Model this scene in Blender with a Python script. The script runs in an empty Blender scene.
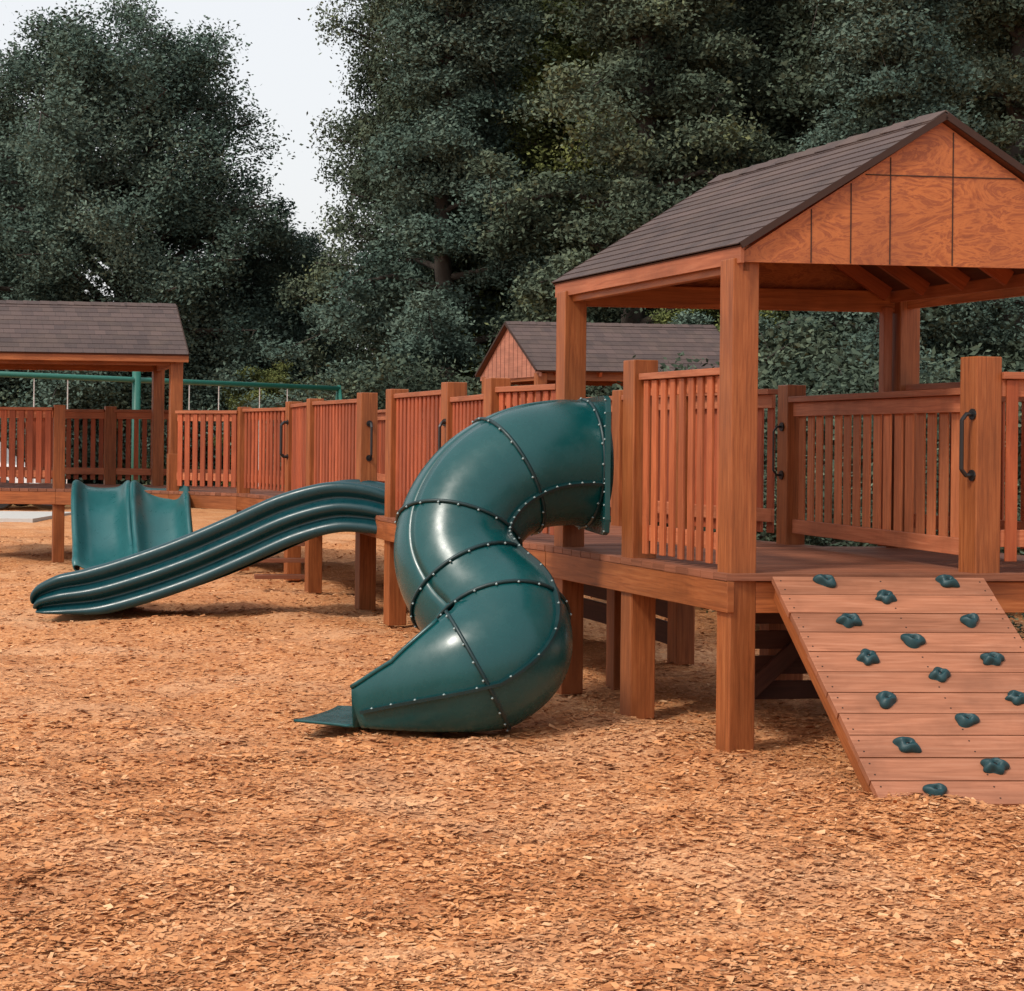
import bpy, math, random
import numpy as np
from mathutils import Vector, Matrix
random.seed(7); rng = np.random.default_rng(7)
V = Vector
scene = bpy.context.scene
COL = scene.collection
scene.view_settings.view_transform = 'Standard'
scene.view_settings.look = 'None'
scene.view_settings.exposure = 0

# ------------------------------------------------------------------ materials
def new_mat(name):
    m = bpy.data.materials.new(name); m.use_nodes = True
    nt = m.node_tree
    b = nt.nodes['Principled BSDF']
    return m, nt, b
def N(nt, t, **kw):
    n = nt.nodes.new(t)
    for k, v in kw.items(): setattr(n, k, v)
    return n
def ramp(nt, fac, stops):
    r = N(nt, 'ShaderNodeValToRGB')
    els = r.color_ramp.elements
    while len(els) < len(stops): els.new(0.5)
    for e, (p, c) in zip(els, stops):
        e.position = p; e.color = (c[0], c[1], c[2], 1)
    nt.links.new(fac, r.inputs['Fac'])
    return r.outputs['Color']
def mapped(nt, src, scale):
    tc = N(nt, 'ShaderNodeTexCoord'); mp = N(nt, 'ShaderNodeMapping')
    mp.inputs['Scale'].default_value = scale
    nt.links.new(tc.outputs[src], mp.inputs['Vector'])
    return mp.outputs['Vector']
def noise(nt, vec, scale, detail=4, rough=.55, dist=0):
    n = N(nt, 'ShaderNodeTexNoise')
    n.inputs['Scale'].default_value = scale; n.inputs['Detail'].default_value = detail
    n.inputs['Roughness'].default_value = rough; n.inputs['Distortion'].default_value = dist
    if vec is not None: nt.links.new(vec, n.inputs['Vector'])
    return n.outputs['Fac']
def mixc(nt, fac, a, b, mode='MIX'):
    m = N(nt, 'ShaderNodeMixRGB', blend_type=mode)
    for s, i in ((fac, 0), (a, 1), (b, 2)):
        if isinstance(s, (int, float)): m.inputs[i].default_value = s
        elif isinstance(s, tuple): m.inputs[i].default_value = (s[0], s[1], s[2], 1)
        else: nt.links.new(s, m.inputs[i])
    return m.outputs['Color']
def maprange(nt, val, a, b, c, d):
    m = N(nt, 'ShaderNodeMapRange')
    nt.links.new(val, m.inputs[0])
    for i, v in zip((1, 2, 3, 4), (a, b, c, d)): m.inputs[i].default_value = v
    return m.outputs[0]
def bump(nt, b, h, strength, dist=.01):
    bp = N(nt, 'ShaderNodeBump'); bp.inputs['Strength'].default_value = strength
    bp.inputs['Distance'].default_value = dist
    nt.links.new(h, bp.inputs['Height']); nt.links.new(bp.outputs['Normal'], b.inputs['Normal'])
def island(nt):
    return N(nt, 'ShaderNodeNewGeometry').outputs['Random Per Island']

def wood(name, dark, mid, light, var=(.68, 1.24), rough=.6):
    m, nt, b = new_mat(name)
    uv = mapped(nt, 'UV', (1.3, 26, 1))
    g = noise(nt, uv, 2.2, 6, .65, .6)
    c = ramp(nt, g, [(.25, dark), (.5, mid), (.78, light)])
    big = noise(nt, mapped(nt, 'UV', (1.2, 5, 1)), 1.6, 3, .5, .8)
    c = mixc(nt, maprange(nt, big, .35, .7, 0, .5), c, tuple(x * .5 for x in mid))
    isl = island(nt)
    v = maprange(nt, isl, 0, 1, var[0], var[1])
    cmb = N(nt, 'ShaderNodeCombineColor')
    for i in range(3): nt.links.new(v, cmb.inputs[i])
    c = mixc(nt, 1, c, cmb.outputs[0], 'MULTIPLY')
    # weather stains
    st = noise(nt, mapped(nt, 'Object', (1, 1, .5)), 2.3, 5, .65)
    c = mixc(nt, maprange(nt, st, .50, .75, 0, .5), c, tuple(x * .35 for x in mid))
    nt.links.new(c, b.inputs['Base Color'])
    b.inputs['Roughness'].default_value = rough
    b.inputs['Specular IOR Level'].default_value = .35
    bump(nt, b, g, .25, .004)
    return m
W_POST = wood('stained_post_wood', (.16, .042, .012), (.35, .103, .030), (.50, .18, .062), (.82, 1.15), .5)
W_RAIL = wood('stained_rail_wood', (.19, .042, .015), (.40, .090, .030), (.53, .145, .052), rough=.5)
W_CAP = wood('stained_cap_wood', (.27, .075, .032), (.46, .145, .065), (.57, .22, .11))
W_FAR = wood('stained_far_rail_wood', (.20, .043, .020), (.40, .092, .036), (.49, .13, .055))
W_BRT = wood('bright_slat_wood', (.25, .062, .024), (.45, .118, .042), (.56, .175, .072))
W_SHD = wood('shade_offset_slat_wood', (.36, .105, .04), (.60, .19, .075), (.70, .27, .12))  # slat wood lightened to offset the roof's shade on the rear railing
W_DECK = wood('deck_board_wood', (.13, .045, .022), (.26, .09, .045), (.37, .155, .09), (.75, 1.25))
W_RAMP = wood('ramp_board_wood', (.22, .078, .038), (.36, .14, .074), (.46, .21, .125), (.82, 1.16), .5)
W_CEIL_SHADE = wood('ceiling_and_shade_wood', (.05, .016, .009), (.09, .028, .015), (.13, .045, .024))  # ceiling brown; boards under the decks use it as painted shade

def plywood():
    m, nt, b = new_mat('gable_plywood')
    v = mapped(nt, 'UV', (1.4, 3.2, 1))
    g = noise(nt, v, 2.6, 8, .65, 3.2)
    c = ramp(nt, g, [(.25, (.13, .028, .008)), (.40, (.32, .083, .02)), (.50, (.47, .145, .036)), (.58, (.25, .06, .016)), (.68, (.42, .125, .035)), (.85, (.52, .20, .065))])
    s = noise(nt, mapped(nt, 'UV', (1, 1, 1)), 2.2, 4)
    c = mixc(nt, maprange(nt, s, .4, .65, 0, .5), c, (.22, .06, .022))
    nt.links.new(c, b.inputs['Base Color']); b.inputs['Roughness'].default_value = .55
    bump(nt, b, g, .1, .003)
    return m
PLY = plywood()
def shingle(name, a, bb, c3):
    m, nt, b = new_mat(name)
    br = N(nt, 'ShaderNodeTexBrick')
    nt.links.new(mapped(nt, 'UV', (1, 1, 1)), br.inputs['Vector'])
    br.inputs['Color1'].default_value = (*a, 1); br.inputs['Color2'].default_value = (*bb, 1)
    br.inputs['Mortar'].default_value = (.018, .014, .013, 1)
    br.inputs['Scale'].default_value = 1; br.inputs['Brick Width'].default_value = .13
    br.inputs['Row Height'].default_value = 5; br.inputs['Mortar Size'].default_value = .0025
    br.inputs['Bias'].default_value = 0
    nz = noise(nt, mapped(nt, 'UV', (1, 1, 1)), 90, 2, .7)
    c = mixc(nt, maprange(nt, nz, .35, .7, 0, .5), br.outputs['Color'], c3)
    v = maprange(nt, island(nt), 0, 1, .85, 1.15)
    cmb = N(nt, 'ShaderNodeCombineColor')
    for i in range(3): nt.links.new(v, cmb.inputs[i])
    c = mixc(nt, 1, c, cmb.outputs[0], 'MULTIPLY')
    st = noise(nt, mapped(nt, 'Object', (1, 1, 1)), 3, 5, .65)
    c = mixc(nt, maprange(nt, st, .45, .7, 0, .5), c, (.11, .075, .06))
    nt.links.new(c, b.inputs['Base Color']); b.inputs['Roughness'].default_value = .95
    bump(nt, b, nz, .5, .004)
    return m
SHINGLE = shingle('brown_shingle', (.080, .052, .047), (.042, .029, .028), (.125, .088, .085))
def plastic(name, col, rough=.32, spec=.5, light=None):
    m, nt, b = new_mat(name)
    n = noise(nt, mapped(nt, 'Object', (1, 1, 1)), 3.5, 5, .6)
    c = mixc(nt, maprange(nt, n, .4, .75, 0, .5), col, light or tuple(x * 1.4 + .003 for x in col))
    nt.links.new(c, b.inputs['Base Color'])
    n2 = noise(nt, mapped(nt, 'Object', (1, 1, 1)), 14, 5, .6)
    nt.links.new(maprange(nt, n2, .3, .8, rough - .05, rough + .14), b.inputs['Roughness'])
    b.inputs['Specular IOR Level'].default_value = spec
    n3 = noise(nt, mapped(nt, 'Object', (1, 1, 1)), 260, 2)
    bump(nt, b, n3, .05, .002)
    return m
TEAL = plastic('dark_green_plastic', (.001, .055, .058), .24, .5)
TEAL_DK = plastic('flange_green_plastic', (.001, .022, .025), .4)
WAVE = plastic('wave_green_plastic', (.002, .038, .048), .28, .45)
TEAL_LT = plastic('pale_green_plastic', (.016, .10, .108), .3)
HOLD = plastic('hold_plastic', (.004, .038, .046), .5)
def simple(name, col, rough=.5, metal=0):
    m, nt, b = new_mat(name)
    n = noise(nt, mapped(nt, 'Object', (1, 1, 1)), 20, 3)
    c = mixc(nt, n, tuple(x * .8 for x in col), tuple(min(1, x * 1.2) for x in col))
    nt.links.new(c, b.inputs['Base Color'])
    b.inputs['Roughness'].default_value = rough; b.inputs['Metallic'].default_value = metal
    return m
BLACK = simple('black_metal', (.012, .012, .013), .35)
STEEL = simple('pale_bolt', (.30, .38, .38), .4, .0)
SWGREEN = simple('swing_green_paint', (.012, .12, .09), .45)
DARK = simple('dark_seam', (.035, .015, .01), .9)
CONC = simple('pale_concrete', (.5, .49, .47), .9)
BRICK = simple('red_brick', (.28, .09, .06), .9)
WHITE = simple('white_trim', (.7, .7, .68), .6)
GLASS = simple('dark_glass', (.03, .035, .04), .1)
BARK = simple('tree_bark', (.05, .04, .033), .95)
CARWHT = simple('white_car_paint', (.72, .72, .72), .25)

def leafmat(name, stops):  # distance haze is put into the ramps: stops lightened and greyed
    m, nt, b = new_mat(name)
    nz = noise(nt, mapped(nt, 'Object', (1, 1, 1)), .5, 3, .6)
    add = N(nt, 'ShaderNodeMath', operation='ADD')
    nt.links.new(maprange(nt, island(nt), 0, 1, -.08, .08), add.inputs[0]); nt.links.new(nz, add.inputs[1])
    c = ramp(nt, add.outputs[0], stops)
    nt.links.new(c, b.inputs['Base Color'])
    b.inputs['Roughness'].default_value = .8; b.inputs['Specular IOR Level'].default_value = .08
    return m
LEAF_A = leafmat('hazed_blue_green_leaves', [(.3, (.050, .084, .070)), (.5, (.082, .124, .100)), (.7, (.135, .185, .145))])  # bluish tint stands in for air haze
LEAF_B = leafmat('dark_green_leaves', [(.3, (.040, .060, .044)), (.48, (.070, .095, .066)), (.6, (.118, .148, .10)), (.74, (.18, .20, .09))])
LEAF_C = leafmat('olive_leaves', [(.25, (.05, .068, .026)), (.5, (.12, .145, .052)), (.75, (.24, .26, .085))])

def chipmat(name, ground=False):
    m, nt, b = new_mat(name)
    ov = mapped(nt, 'Object', (1, 1, 1))
    stops = [(0, (.31, .110, .040)), (.15, (.46, .180, .066)), (.5, (.58, .248, .096)), (.85, (.66, .31, .135)), (1, (.76, .45, .24))]
    if ground:
        vo = N(nt, 'ShaderNodeTexVoronoi'); vo.inputs['Scale'].default_value = 70
        mp = mapped(nt, 'Object', (1, 1.6, 1)); nt.links.new(mp, vo.inputs['Vector'])
        s = N(nt, 'ShaderNodeSeparateColor'); nt.links.new(vo.outputs['Color'], s.inputs[0])
        c = ramp(nt, s.outputs[0], [(p, tuple(x * .95 for x in cc)) for p, cc in stops])
        bump(nt, b, vo.outputs['Distance'], .4, .01)
    else:
        c = ramp(nt, island(nt), stops)
    big = noise(nt, ov, 2.3, 8, .75)
    c = mixc(nt, maprange(nt, big, .47, .68, 0, .65), c, (.30, .10, .038))
    big2 = noise(nt, ov, .9, 6, .66)
    c = mixc(nt, maprange(nt, big2, .48, .68, 0, .48), c, (.70, .42, .24))
    if ground:
        sp = N(nt, 'ShaderNodeSeparateXYZ'); nt.links.new(ov, sp.inputs[0])
        far = maprange(nt, sp.outputs[1], 37, 39, 0, 1)
        gn = noise(nt, ov, 4, 5)
        gr = ramp(nt, gn, [(.3, (.05, .06, .025)), (.7, (.13, .13, .06))])
        c = mixc(nt, far, c, gr)
    nt.links.new(c, b.inputs['Base Color']); b.inputs['Roughness'].default_value = .85
    b.inputs['Specular IOR Level'].default_value = .2
    return m
CHIP = chipmat('wood_chip'); GROUND = chipmat('mulch_ground', True)

# ------------------------------------------------------------------ builders
def top(name, label, category, loc, group=None):
    e = bpy.data.objects.new(name, None); e.empty_display_size = .3
    e.location = loc; COL.objects.link(e)
    e['label'] = label; e['category'] = category
    if group: e['group'] = group
    return e
def adopt(o, parent):
    COL.objects.link(o)
    if parent is not None:
        o.parent = parent
        l = parent.location.copy(); p = parent.parent
        if p is None: o.matrix_parent_inverse = Matrix.Translation(-l)
    return o
class MB:
    def __init__(s): s.v = []; s.f = []; s.uv = []; s.mi = []
    def face(s, idx, uvs, mi=0): s.f.append(idx); s.uv.append(uvs); s.mi.append(mi)
    def hexa(s, c, L, A, B, mi=0):
        o = len(s.v); s.v += [tuple(x) for x in c]
        ru, rv = random.uniform(0, 50), random.uniform(0, 50)
        w = [A, B, A, B]; acc = 0
        for i in range(4):
            j = (i + 1) % 4
            s.face((o + i, o + j, o + 4 + j, o + 4 + i),
                   [(ru, rv + acc), (ru, rv + acc + w[i]), (ru + L, rv + acc + w[i]), (ru + L, rv + acc)], mi)
            acc += w[i]
        s.face((o + 3, o + 2, o + 1, o), [(ru, rv), (ru + B * .1, rv), (ru + B * .1, rv + A), (ru, rv + A)], mi)
        s.face((o + 4, o + 5, o + 6, o + 7), [(ru, rv), (ru + B * .1, rv), (ru + B * .1, rv + A), (ru, rv + A)], mi)
    def beam(s, p0, p1, w, h, side=None, mi=0):
        p0 = V(p0); p1 = V(p1); ax = (p1 - p0).normalized()
        if side is None:
            side = ax.cross(V((0, 0, 1)))
            if side.length < 1e-3: side = V((1, 0, 0))
        side = V(side); side = (side - ax * side.dot(ax)).normalized()
        oth = side.cross(ax).normalized()
        a = side * w / 2; b = oth * h / 2
        ring = [-a - b, a - b, a + b, -a + b]
        c = [p0 + r for r in ring] + [p1 + r for r in ring]
        s.hexa(c, (p1 - p0).length, w, h, mi)
    def slab(s, a, b, c, d, th, mi=0):
        a, b, c, d = V(a), V(b), V(c), V(d)
        n = (b - a).cross(d - a).normalized()
        if n.z < 0: n = -n
        n = n * th
        cc = [a, d, d - n, a - n, b, c, c - n, b - n]
        s.hexa(cc, (b - a).length, (d - a).length, th, mi)
    def prism(s, poly, ext, uvs, mi=0):
        o = len(s.v); n = len(poly); ext = V(ext)
        s.v += [tuple(p) for p in poly] + [tuple(V(p) + ext) for p in poly]
        s.face(tuple(o + i for i in range(n)), list(uvs), mi)
        s.face(tuple(o + 2 * n - 1 - i for i in range(n)), list(reversed(uvs)), mi)
        for i in range(n):
            j = (i + 1) % n
            s.face((o + i, o + n + i, o + n + j, o + j), [uvs[i], uvs[i], uvs[j], uvs[j]], mi)
    def cone(s, p0, p1, r0, r1, n=8, mi=0):
        p0, p1 = V(p0), V(p1); ax = (p1 - p0).normalized()
        sd = ax.cross(V((0, 0, 1)))
        if sd.length < 1e-3: sd = V((1, 0, 0))
        sd.normalize(); ot = ax.cross(sd); o = len(s.v)
        for p, r in ((p0, r0), (p1, r1)):
            for i in range(n):
                t = 2 * math.pi * i / n
                s.v.append(tuple(p + (sd * math.cos(t) + ot * math.sin(t)) * r))
        for i in range(n):
            j = (i + 1) % n
            s.face((o + i, o + j, o + n + j, o + n + i), [(0, 0)] * 4, mi)
        s.face(tuple(o + n - 1 - i for i in range(n)), [(0, 0)] * n, mi)
        s.face(tuple(o + n + i for i in range(n)), [(0, 0)] * n, mi)
    def tube(s, pts, r, n=8, mi=0, closed=False):
        pts = [V(p) for p in pts]; m = len(pts); o = len(s.v)
        rr = r if isinstance(r, (list, tuple)) else [r] * m
        prev = None
        for k in range(m):
            if closed: t = pts[(k + 1) % m] - pts[k - 1]
            else: t = pts[min(k + 1, m - 1)] - pts[max(k - 1, 0)]
            t.normalize()
            if prev is None:
                sd = t.cross(V((0, 0, 1)))
                if sd.length < 1e-2: sd = t.cross(V((1, 0, 0)))
            else: sd = prev - t * prev.dot(t)
            sd.normalize(); prev = sd; ot = t.cross(sd)
            for i in range(n):
                a = 2 * math.pi * i / n
                s.v.append(tuple(pts[k] + (sd * math.cos(a) + ot * math.sin(a)) * rr[k]))
        for k in range(m if closed else m - 1):
            k2 = (k + 1) % m
            for i in range(n):
                j = (i + 1) % n
                s.face((o + k * n + i, o + k * n + j, o + k2 * n + j, o + k2 * n + i), [(0, 0)] * 4, mi)
        if not closed:
            s.face(tuple(o + n - 1 - i for i in range(n)), [(0, 0)] * n, mi)
            s.face(tuple(o + (m - 1) * n + i for i in range(n)), [(0, 0)] * n, mi)
    def ball(s, c, r, mi=0):
        c = V(c); o = len(s.v)
        d = [V((1, 0, 0)), V((0, 1, 0)), V((-1, 0, 0)), V((0, -1, 0)), V((0, 0, 1)), V((0, 0, -1))]
        s.v += [tuple(c + x * r) for x in d]
        for i in range(4):
            j = (i + 1) % 4
            s.face((o + i, o + j, o + 4), [(0, 0)] * 3, mi); s.face((o + j, o + i, o + 5), [(0, 0)] * 3, mi)
    def obj(s, name, mats, parent=None, bevel=0, smooth=False, **props):
        me = bpy.data.meshes.new(name)
        me.from_pydata(s.v, [], s.f)
        uvl = me.uv_layers.new(name='UVMap')
        flat = [c for f in s.uv for u in f for c in u]
        uvl.data.foreach_set('uv', flat)
        if not isinstance(mats, (list, tuple)): mats = [mats]
        for m in mats: me.materials.append(m)
        me.polygons.foreach_set('material_index', s.mi)
        if smooth: me.polygons.foreach_set('use_smooth', [True] * len(me.polygons))
        me.update()
        o = bpy.data.objects.new(name, me)
        adopt(o, parent)
        if bevel:
            b = o.modifiers.new('Bevel', 'BEVEL'); b.width = bevel; b.segments = 2; b.limit_method = 'ANGLE'
        for k, v in props.items(): o[k] = v
        return o
def xy(p, z): return V((p[0], p[1], z))
ang_u = math.radians(7)
u = V((math.cos(ang_u), math.sin(ang_u), 0)); v = V((-.356, .9345, 0)).normalized()
DZ = .87

def post(parent, p, z0, z1, w=.14, mat=None, name='post', d=None):
    m = MB()
    m.beam(xy(p, z0), xy(p, z1), w, w, d or (v.y, -v.x, 0))
    return m.obj(name, mat or W_POST, parent, .006)
def railing(parent, p, q, z0=.93, z1=1.86, mat=None, sp=.112, out=1, sw=.060, cap=.035, capw=.10, name='railing', face=.085, br=.11, st=.016):
    p = V((p[0], p[1], 0)); q = V((q[0], q[1], 0))
    d = (q - p); L = d.length; d.normalize(); n = V((-d.y, d.x, 0)) * out
    m = MB()
    m.beam(p + V((0, 0, z1 - cap / 2)), q + V((0, 0, z1 - cap / 2)), capw, cap, n, 1)
    m.beam(p + V((0, 0, z1 - cap - face / 2 - .001)), q + V((0, 0, z1 - cap - face / 2 - .001)), .03, face, n, 1)
    m.beam(p + V((0, 0, z0 + br)), q + V((0, 0, z0 + br)), .03, .085, n, 1)
    k = max(2, int(round(L / sp))); step = L / k
    for i in range(k):
        c = p + d * (step * (i + .5) + random.uniform(-.004, .004)) + n * (.015 + st / 2 + .001)
        zt = z1 - cap - .004
        m.beam(c + V((0, 0, z0 + random.uniform(-.004, .004))), c + V((0, 0, zt)), sw, st, d)
    return m.obj(name, [mat or W_RAIL, W_CAP], parent, .003)

def polyat(P, t):
    Ls = [(P[i + 1] - P[i]).length for i in range(len(P) - 1)]
    tot = sum(Ls); s = t * tot
    for i, l in enumerate(Ls):
        if s <= l or i == len(Ls) - 1: return P[i].lerp(P[i + 1], min(1, s / l))
        s -= l
def deckstrip(parent, Lp, Rp, z=DZ, pw=.14, mat=None):
    Lp = [xy(p, z) for p in Lp]; Rp = [xy(p, z) for p in Rp]
    m = MB()
    for i in range(len(Lp) - 1):
        l0, l1, r0, r1 = Lp[i], Lp[i + 1], Rp[i], Rp[i + 1]
        k = max(1, int(round(max((l1 - l0).length, (r1 - r0).length) / pw)))
        for j in range(k):
            a, b = j / k, (j + 1) / k - .04 / k
            dz = V((0, 0, random.uniform(-.0015, .0015)))
            m.slab(l0.lerp(l1, a) + dz, r0.lerp(r1, a) + dz, r0.lerp(r1, b) + dz, l0.lerp(l1, b) + dz, .035)
    m.obj('deck_boards', mat or W_DECK, parent, .002)
    m = MB()
    def fas(a, b):
        m.beam(a - V((0, 0, .035 + .075 + .001)), b - V((0, 0, .035 + .075 + .001)), .038, .15)
    for P, Q in ((Lp, Rp), (Rp, Lp)):
        for i in range(len(P) - 1):
            inn = ((Q[i] + Q[i + 1]) / 2 - (P[i] + P[i + 1]) / 2).normalized() * .024
            fas(P[i] + inn, P[i + 1] + inn)
    for i in range(len(Lp) - 1):
        for t in (.03, .5, .97):
            a = Lp[i].lerp(Lp[i + 1], t); b = Rp[i].lerp(Rp[i + 1], t)
            dd = (b - a).normalized() * .05
            fas(a + dd - V((0, 0, .006)), b - dd - V((0, 0, .006)))
    m.obj('deck_frame', W_POST, parent, .003)

def shingle_side(m, R0, R1, E0, E1, rows):
    R0, R1, E0, E1 = map(V, (R0, R1, E0, E1))
    n = (R1 - R0).cross(E0 - R0).normalized()
    if n.z < 0: n = -n
    for i in range(rows):
        a, b = i / rows, (i + 1) / rows + .18 / rows
        up = n * .005
        m.slab(R0.lerp(E0, a) - n * .001, R1.lerp(E1, a) - n * .001, R1.lerp(E1, b) + up, R0.lerp(E0, b) + up, .005)
def gable_roof(parent, FL, FR, BL, BR, ze, zr, rows=9, mat=None, gables=(True, True), gin=.12, eave_drop=.10, gmat=None, rafters=5, split=None):
    FL, FR, BL, BR = [xy(p, ze) for p in (FL, FR, BL, BR)]
    RF = (FL + FR) / 2; RF.z = zr; RB = (BL + BR) / 2; RB.z = zr
    m = MB()
    shingle_side(m, RF, RB, FL, BL, rows); shingle_side(m, RF, RB, FR, BR, rows)
    cap = .09
    for E0, E1 in ((FL, BL), (FR, BR)):
        d0 = (E0 - RF).normalized() * cap; d1 = (E1 - RB).normalized() * cap
        k = max(4, int((RB - RF).length / .2))
        for i in range(k):
            a, b = i / k, (i + 1.1) / k; b = min(b, 1)
            h = V((0, 0, .014)); 
            m.slab(RF.lerp(RB, a) + h, RF.lerp(RB, b) + h * 1.5, RF.lerp(RB, b) + d1 + h * 1.2, RF.lerp(RB, a) + d0 + h * .8, .006)
    m.obj('roof_shingles', mat or SHINGLE, parent)
    m = MB(); dn = V((0, 0, -.014))
    m.slab(RF + dn, RB + dn, BL + dn, FL + dn, .018); m.slab(RF + dn, RB + dn, BR + dn, FR + dn, .018)
    m.obj('roof_decking', W_CEIL_SHADE, parent)
    m = MB(); rd = V((0, 0, -.085))
    for i in range(rafters):
        t = (i + .5) / rafters
        for E0, E1 in ((FL, BL), (FR, BR)):
            a = RF.lerp(RB, t) + rd; b = E0.lerp(E1, t) + rd
            m.beam(a, a.lerp(b, .95), .038, .085)
    m.beam(RF.lerp(RB, .06) + V((0, 0, -.1)), RF.lerp(RB, .94) + V((0, 0, -.1)), .03, .13)
    m.obj('rafters', W_RAIL, parent)
    dd = (RB - RF).normalized()
    for R, E, s in ((RF, FL, -1), (RF, FR, -1), (RB, BL, 1), (RB, BR, 1)):
        m = MB()
        o = dd * s * .006 + V((0, 0, -.014))
        m.beam(R + o, E + o, .012, .032)
        m.obj('drip_edge', DARK, parent)
    for k, (L, R, P, s) in enumerate(((FL, FR, RF, 1), (BL, BR, RB, -1))):
        if not gables[k]: continue
        inn = dd * s * gin; W = (R - L); w = W.length; W = W.normalized()
        drop = V((0, 0, -.04))
        a = L + W * .03 + inn + drop; b = R - W * .03 + inn + drop; p = P + inn + drop
        lo = V((0, 0, -(eave_drop - .0)))
        poly = [a + lo, b + lo, b, p, a]
        uvs = [((q - L).dot(W), (q - L).z) for q in poly]
        m = MB(); m.prism(poly, dd * s * .018, uvs)
        if split and k == 0:
            zb = a.z + lo.z; 
            def ztop(x):
                hx = (w - .06) / 2; return a.z + (p.z - a.z) * (1 - abs(x - hx) / hx)
            for typ, val, lo_, hi_ in split:
                off = -dd * s * .0015
                if typ == 'v':
                    x = val * (w - .06); z0 = zb + .004 if lo_ is None else lo_; z1 = ztop(x) - .01 if hi_ is None else min(hi_, ztop(x) - .01)
                    q = a + W * x; m.beam(xy(q, z0) + off, xy(q, z1) + off, .005, .004, W, 1)
                else:
                    hx = (w - .06) / 2; t = (val - a.z) / (p.z - a.z) * hx
                    m.beam(xy(a + W * (t + .02), val) + off, xy(a + W * (w - .06 - t - .02), val) + off, .004, .005, None, 1)
        m.obj('gable_panel', [gmat or PLY, DARK], parent)
    return FL, FR, BL, BR, RF, RB

# ------------------------------------------------------------------ main tower
A = V((1.094, 8.55, 0)); B = A + v * 2.10; A2 = A + u * 2.05; D = B + u * 2.05
C = A + v * 1.12; E = A + u * 1.23; F = V((1.74, 11.0, 0))
tw = top('playground_tower', 'large roofed reddish wooden play tower on posts above wood chips', 'play tower', (1.9, 9.6, 0))
for p in (A, B, A2, D): post(tw, p, 0, 2.385)
post(tw, D - u * .125 - v * .02, .88, 2.33, .06, W_CAP)
post(tw, C, 0, 1.94, .145); post(tw, E + V((0, .03, 0)), 0, 1.935, .145); post(tw, F, 0, 1.86, .13)
for p in (A + v * 1.05 + u * 1.25, A + v * 2.1 + u * 1.25, B + u * .35 + v * .1): post(tw, p, 0, .70, .12)
deckstrip(tw, [A - u * .10 - v * .10, A + v * 2.22 - u * .10], [A + u * 2.35 - v * .10, A + v * 2.22 + u * 2.35])
railing(tw, A + v * .08, C - v * .08, .90, 1.865, out=1, sp=.104, sw=.056, mat=W_BRT)
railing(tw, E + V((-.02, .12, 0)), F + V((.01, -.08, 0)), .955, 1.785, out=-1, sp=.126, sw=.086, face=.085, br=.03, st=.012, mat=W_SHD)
railing(tw, E + u * .09, A2 - u * .09, .93, 1.86, out=-1, sp=.115)
railing(tw, A2 + v * .1, D - v * .1, .93, 1.86, out=-1)
m = MB()
zt = 2.385
for a, b in ((A, B), (A2, D)):
    m.beam(xy(a - v * .07, zt), xy(b + v * .07, zt), .045, .13)
m.beam(xy(B, zt - .02), xy(D, zt - .02), .045, .13)
m.obj('header_beam', W_POST, tw, .004)
gable_roof(tw, A - u * .06 - v * .13, A2 - u * .09 - v * .13, B - u * .06 + v * .13, D - u * .09 + v * .13, 2.455, 3.105, 15, gin=.035, eave_drop=.05,
           split=[('h', 2.80, 0, 0), ('v', .17, None, 2.80), ('v', .37, None, None), ('v', .27, None, 2.8), ('v', .53, None, None), ('v', .75, None, 2.8)], rafters=6)
for s in (0, 1):
    m = MB()
    a = (A - u * .045 if s == 0 else A2 - u * .09); b = (B - u * .045 if s == 0 else D - u * .09)
    m.beam(xy(a - v * .12, 2.40), xy(b + v * .12, 2.40), .02, .085)
    m.obj('fascia_board', W_CAP, tw, .002)
def handle(parent, base, up, outd, h=.30, d=.07, r=.011):
    up = V(up).normalized(); outd = V(outd).normalized(); base = V(base); m = MB()
    pts = [base - up * h / 2, base - up * h / 2 + outd * d * .6, base - up * (h / 2 - .03) + outd * d, base + up * (h / 2 - .03) + outd * d,
           base + up * h / 2 + outd * d * .6, base + up * h / 2]
    sm = []
    for i in range(len(pts) - 1):
        for k in range(3): sm.append(pts[i].lerp(pts[i + 1], k / 3))
    sm.append(pts[-1]); m.tube(sm, r, 8)
    for q in (pts[0], pts[-1]): m.cone(q, q + outd * .008, .028, .028, 12)
    m.obj('handle', BLACK, parent, smooth=False)
nl = V((-v.y, v.x, 0))
handle(tw, xy(E + V((0, .03, 0)) + nl * .0725 - v * .04, 1.50), (0, 0, 1), nl, .30, .065)
handle(tw, xy(F + nl * .066, 1.45), (0, 0, 1), nl, .3, .06, .007)
for z in (.12, .26, .40, .54, .68):
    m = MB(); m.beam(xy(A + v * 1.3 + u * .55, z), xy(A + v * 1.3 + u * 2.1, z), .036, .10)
    m.obj('under_deck_board', W_CEIL_SHADE, tw, .003)  # dark tone paints the shade under the tower deck
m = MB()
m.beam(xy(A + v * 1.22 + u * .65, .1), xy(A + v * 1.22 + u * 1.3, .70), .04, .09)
m.obj('under_deck_brace', W_CEIL_SHADE, tw, .003)  # brace darkened with the boards, as painted shade

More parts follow.
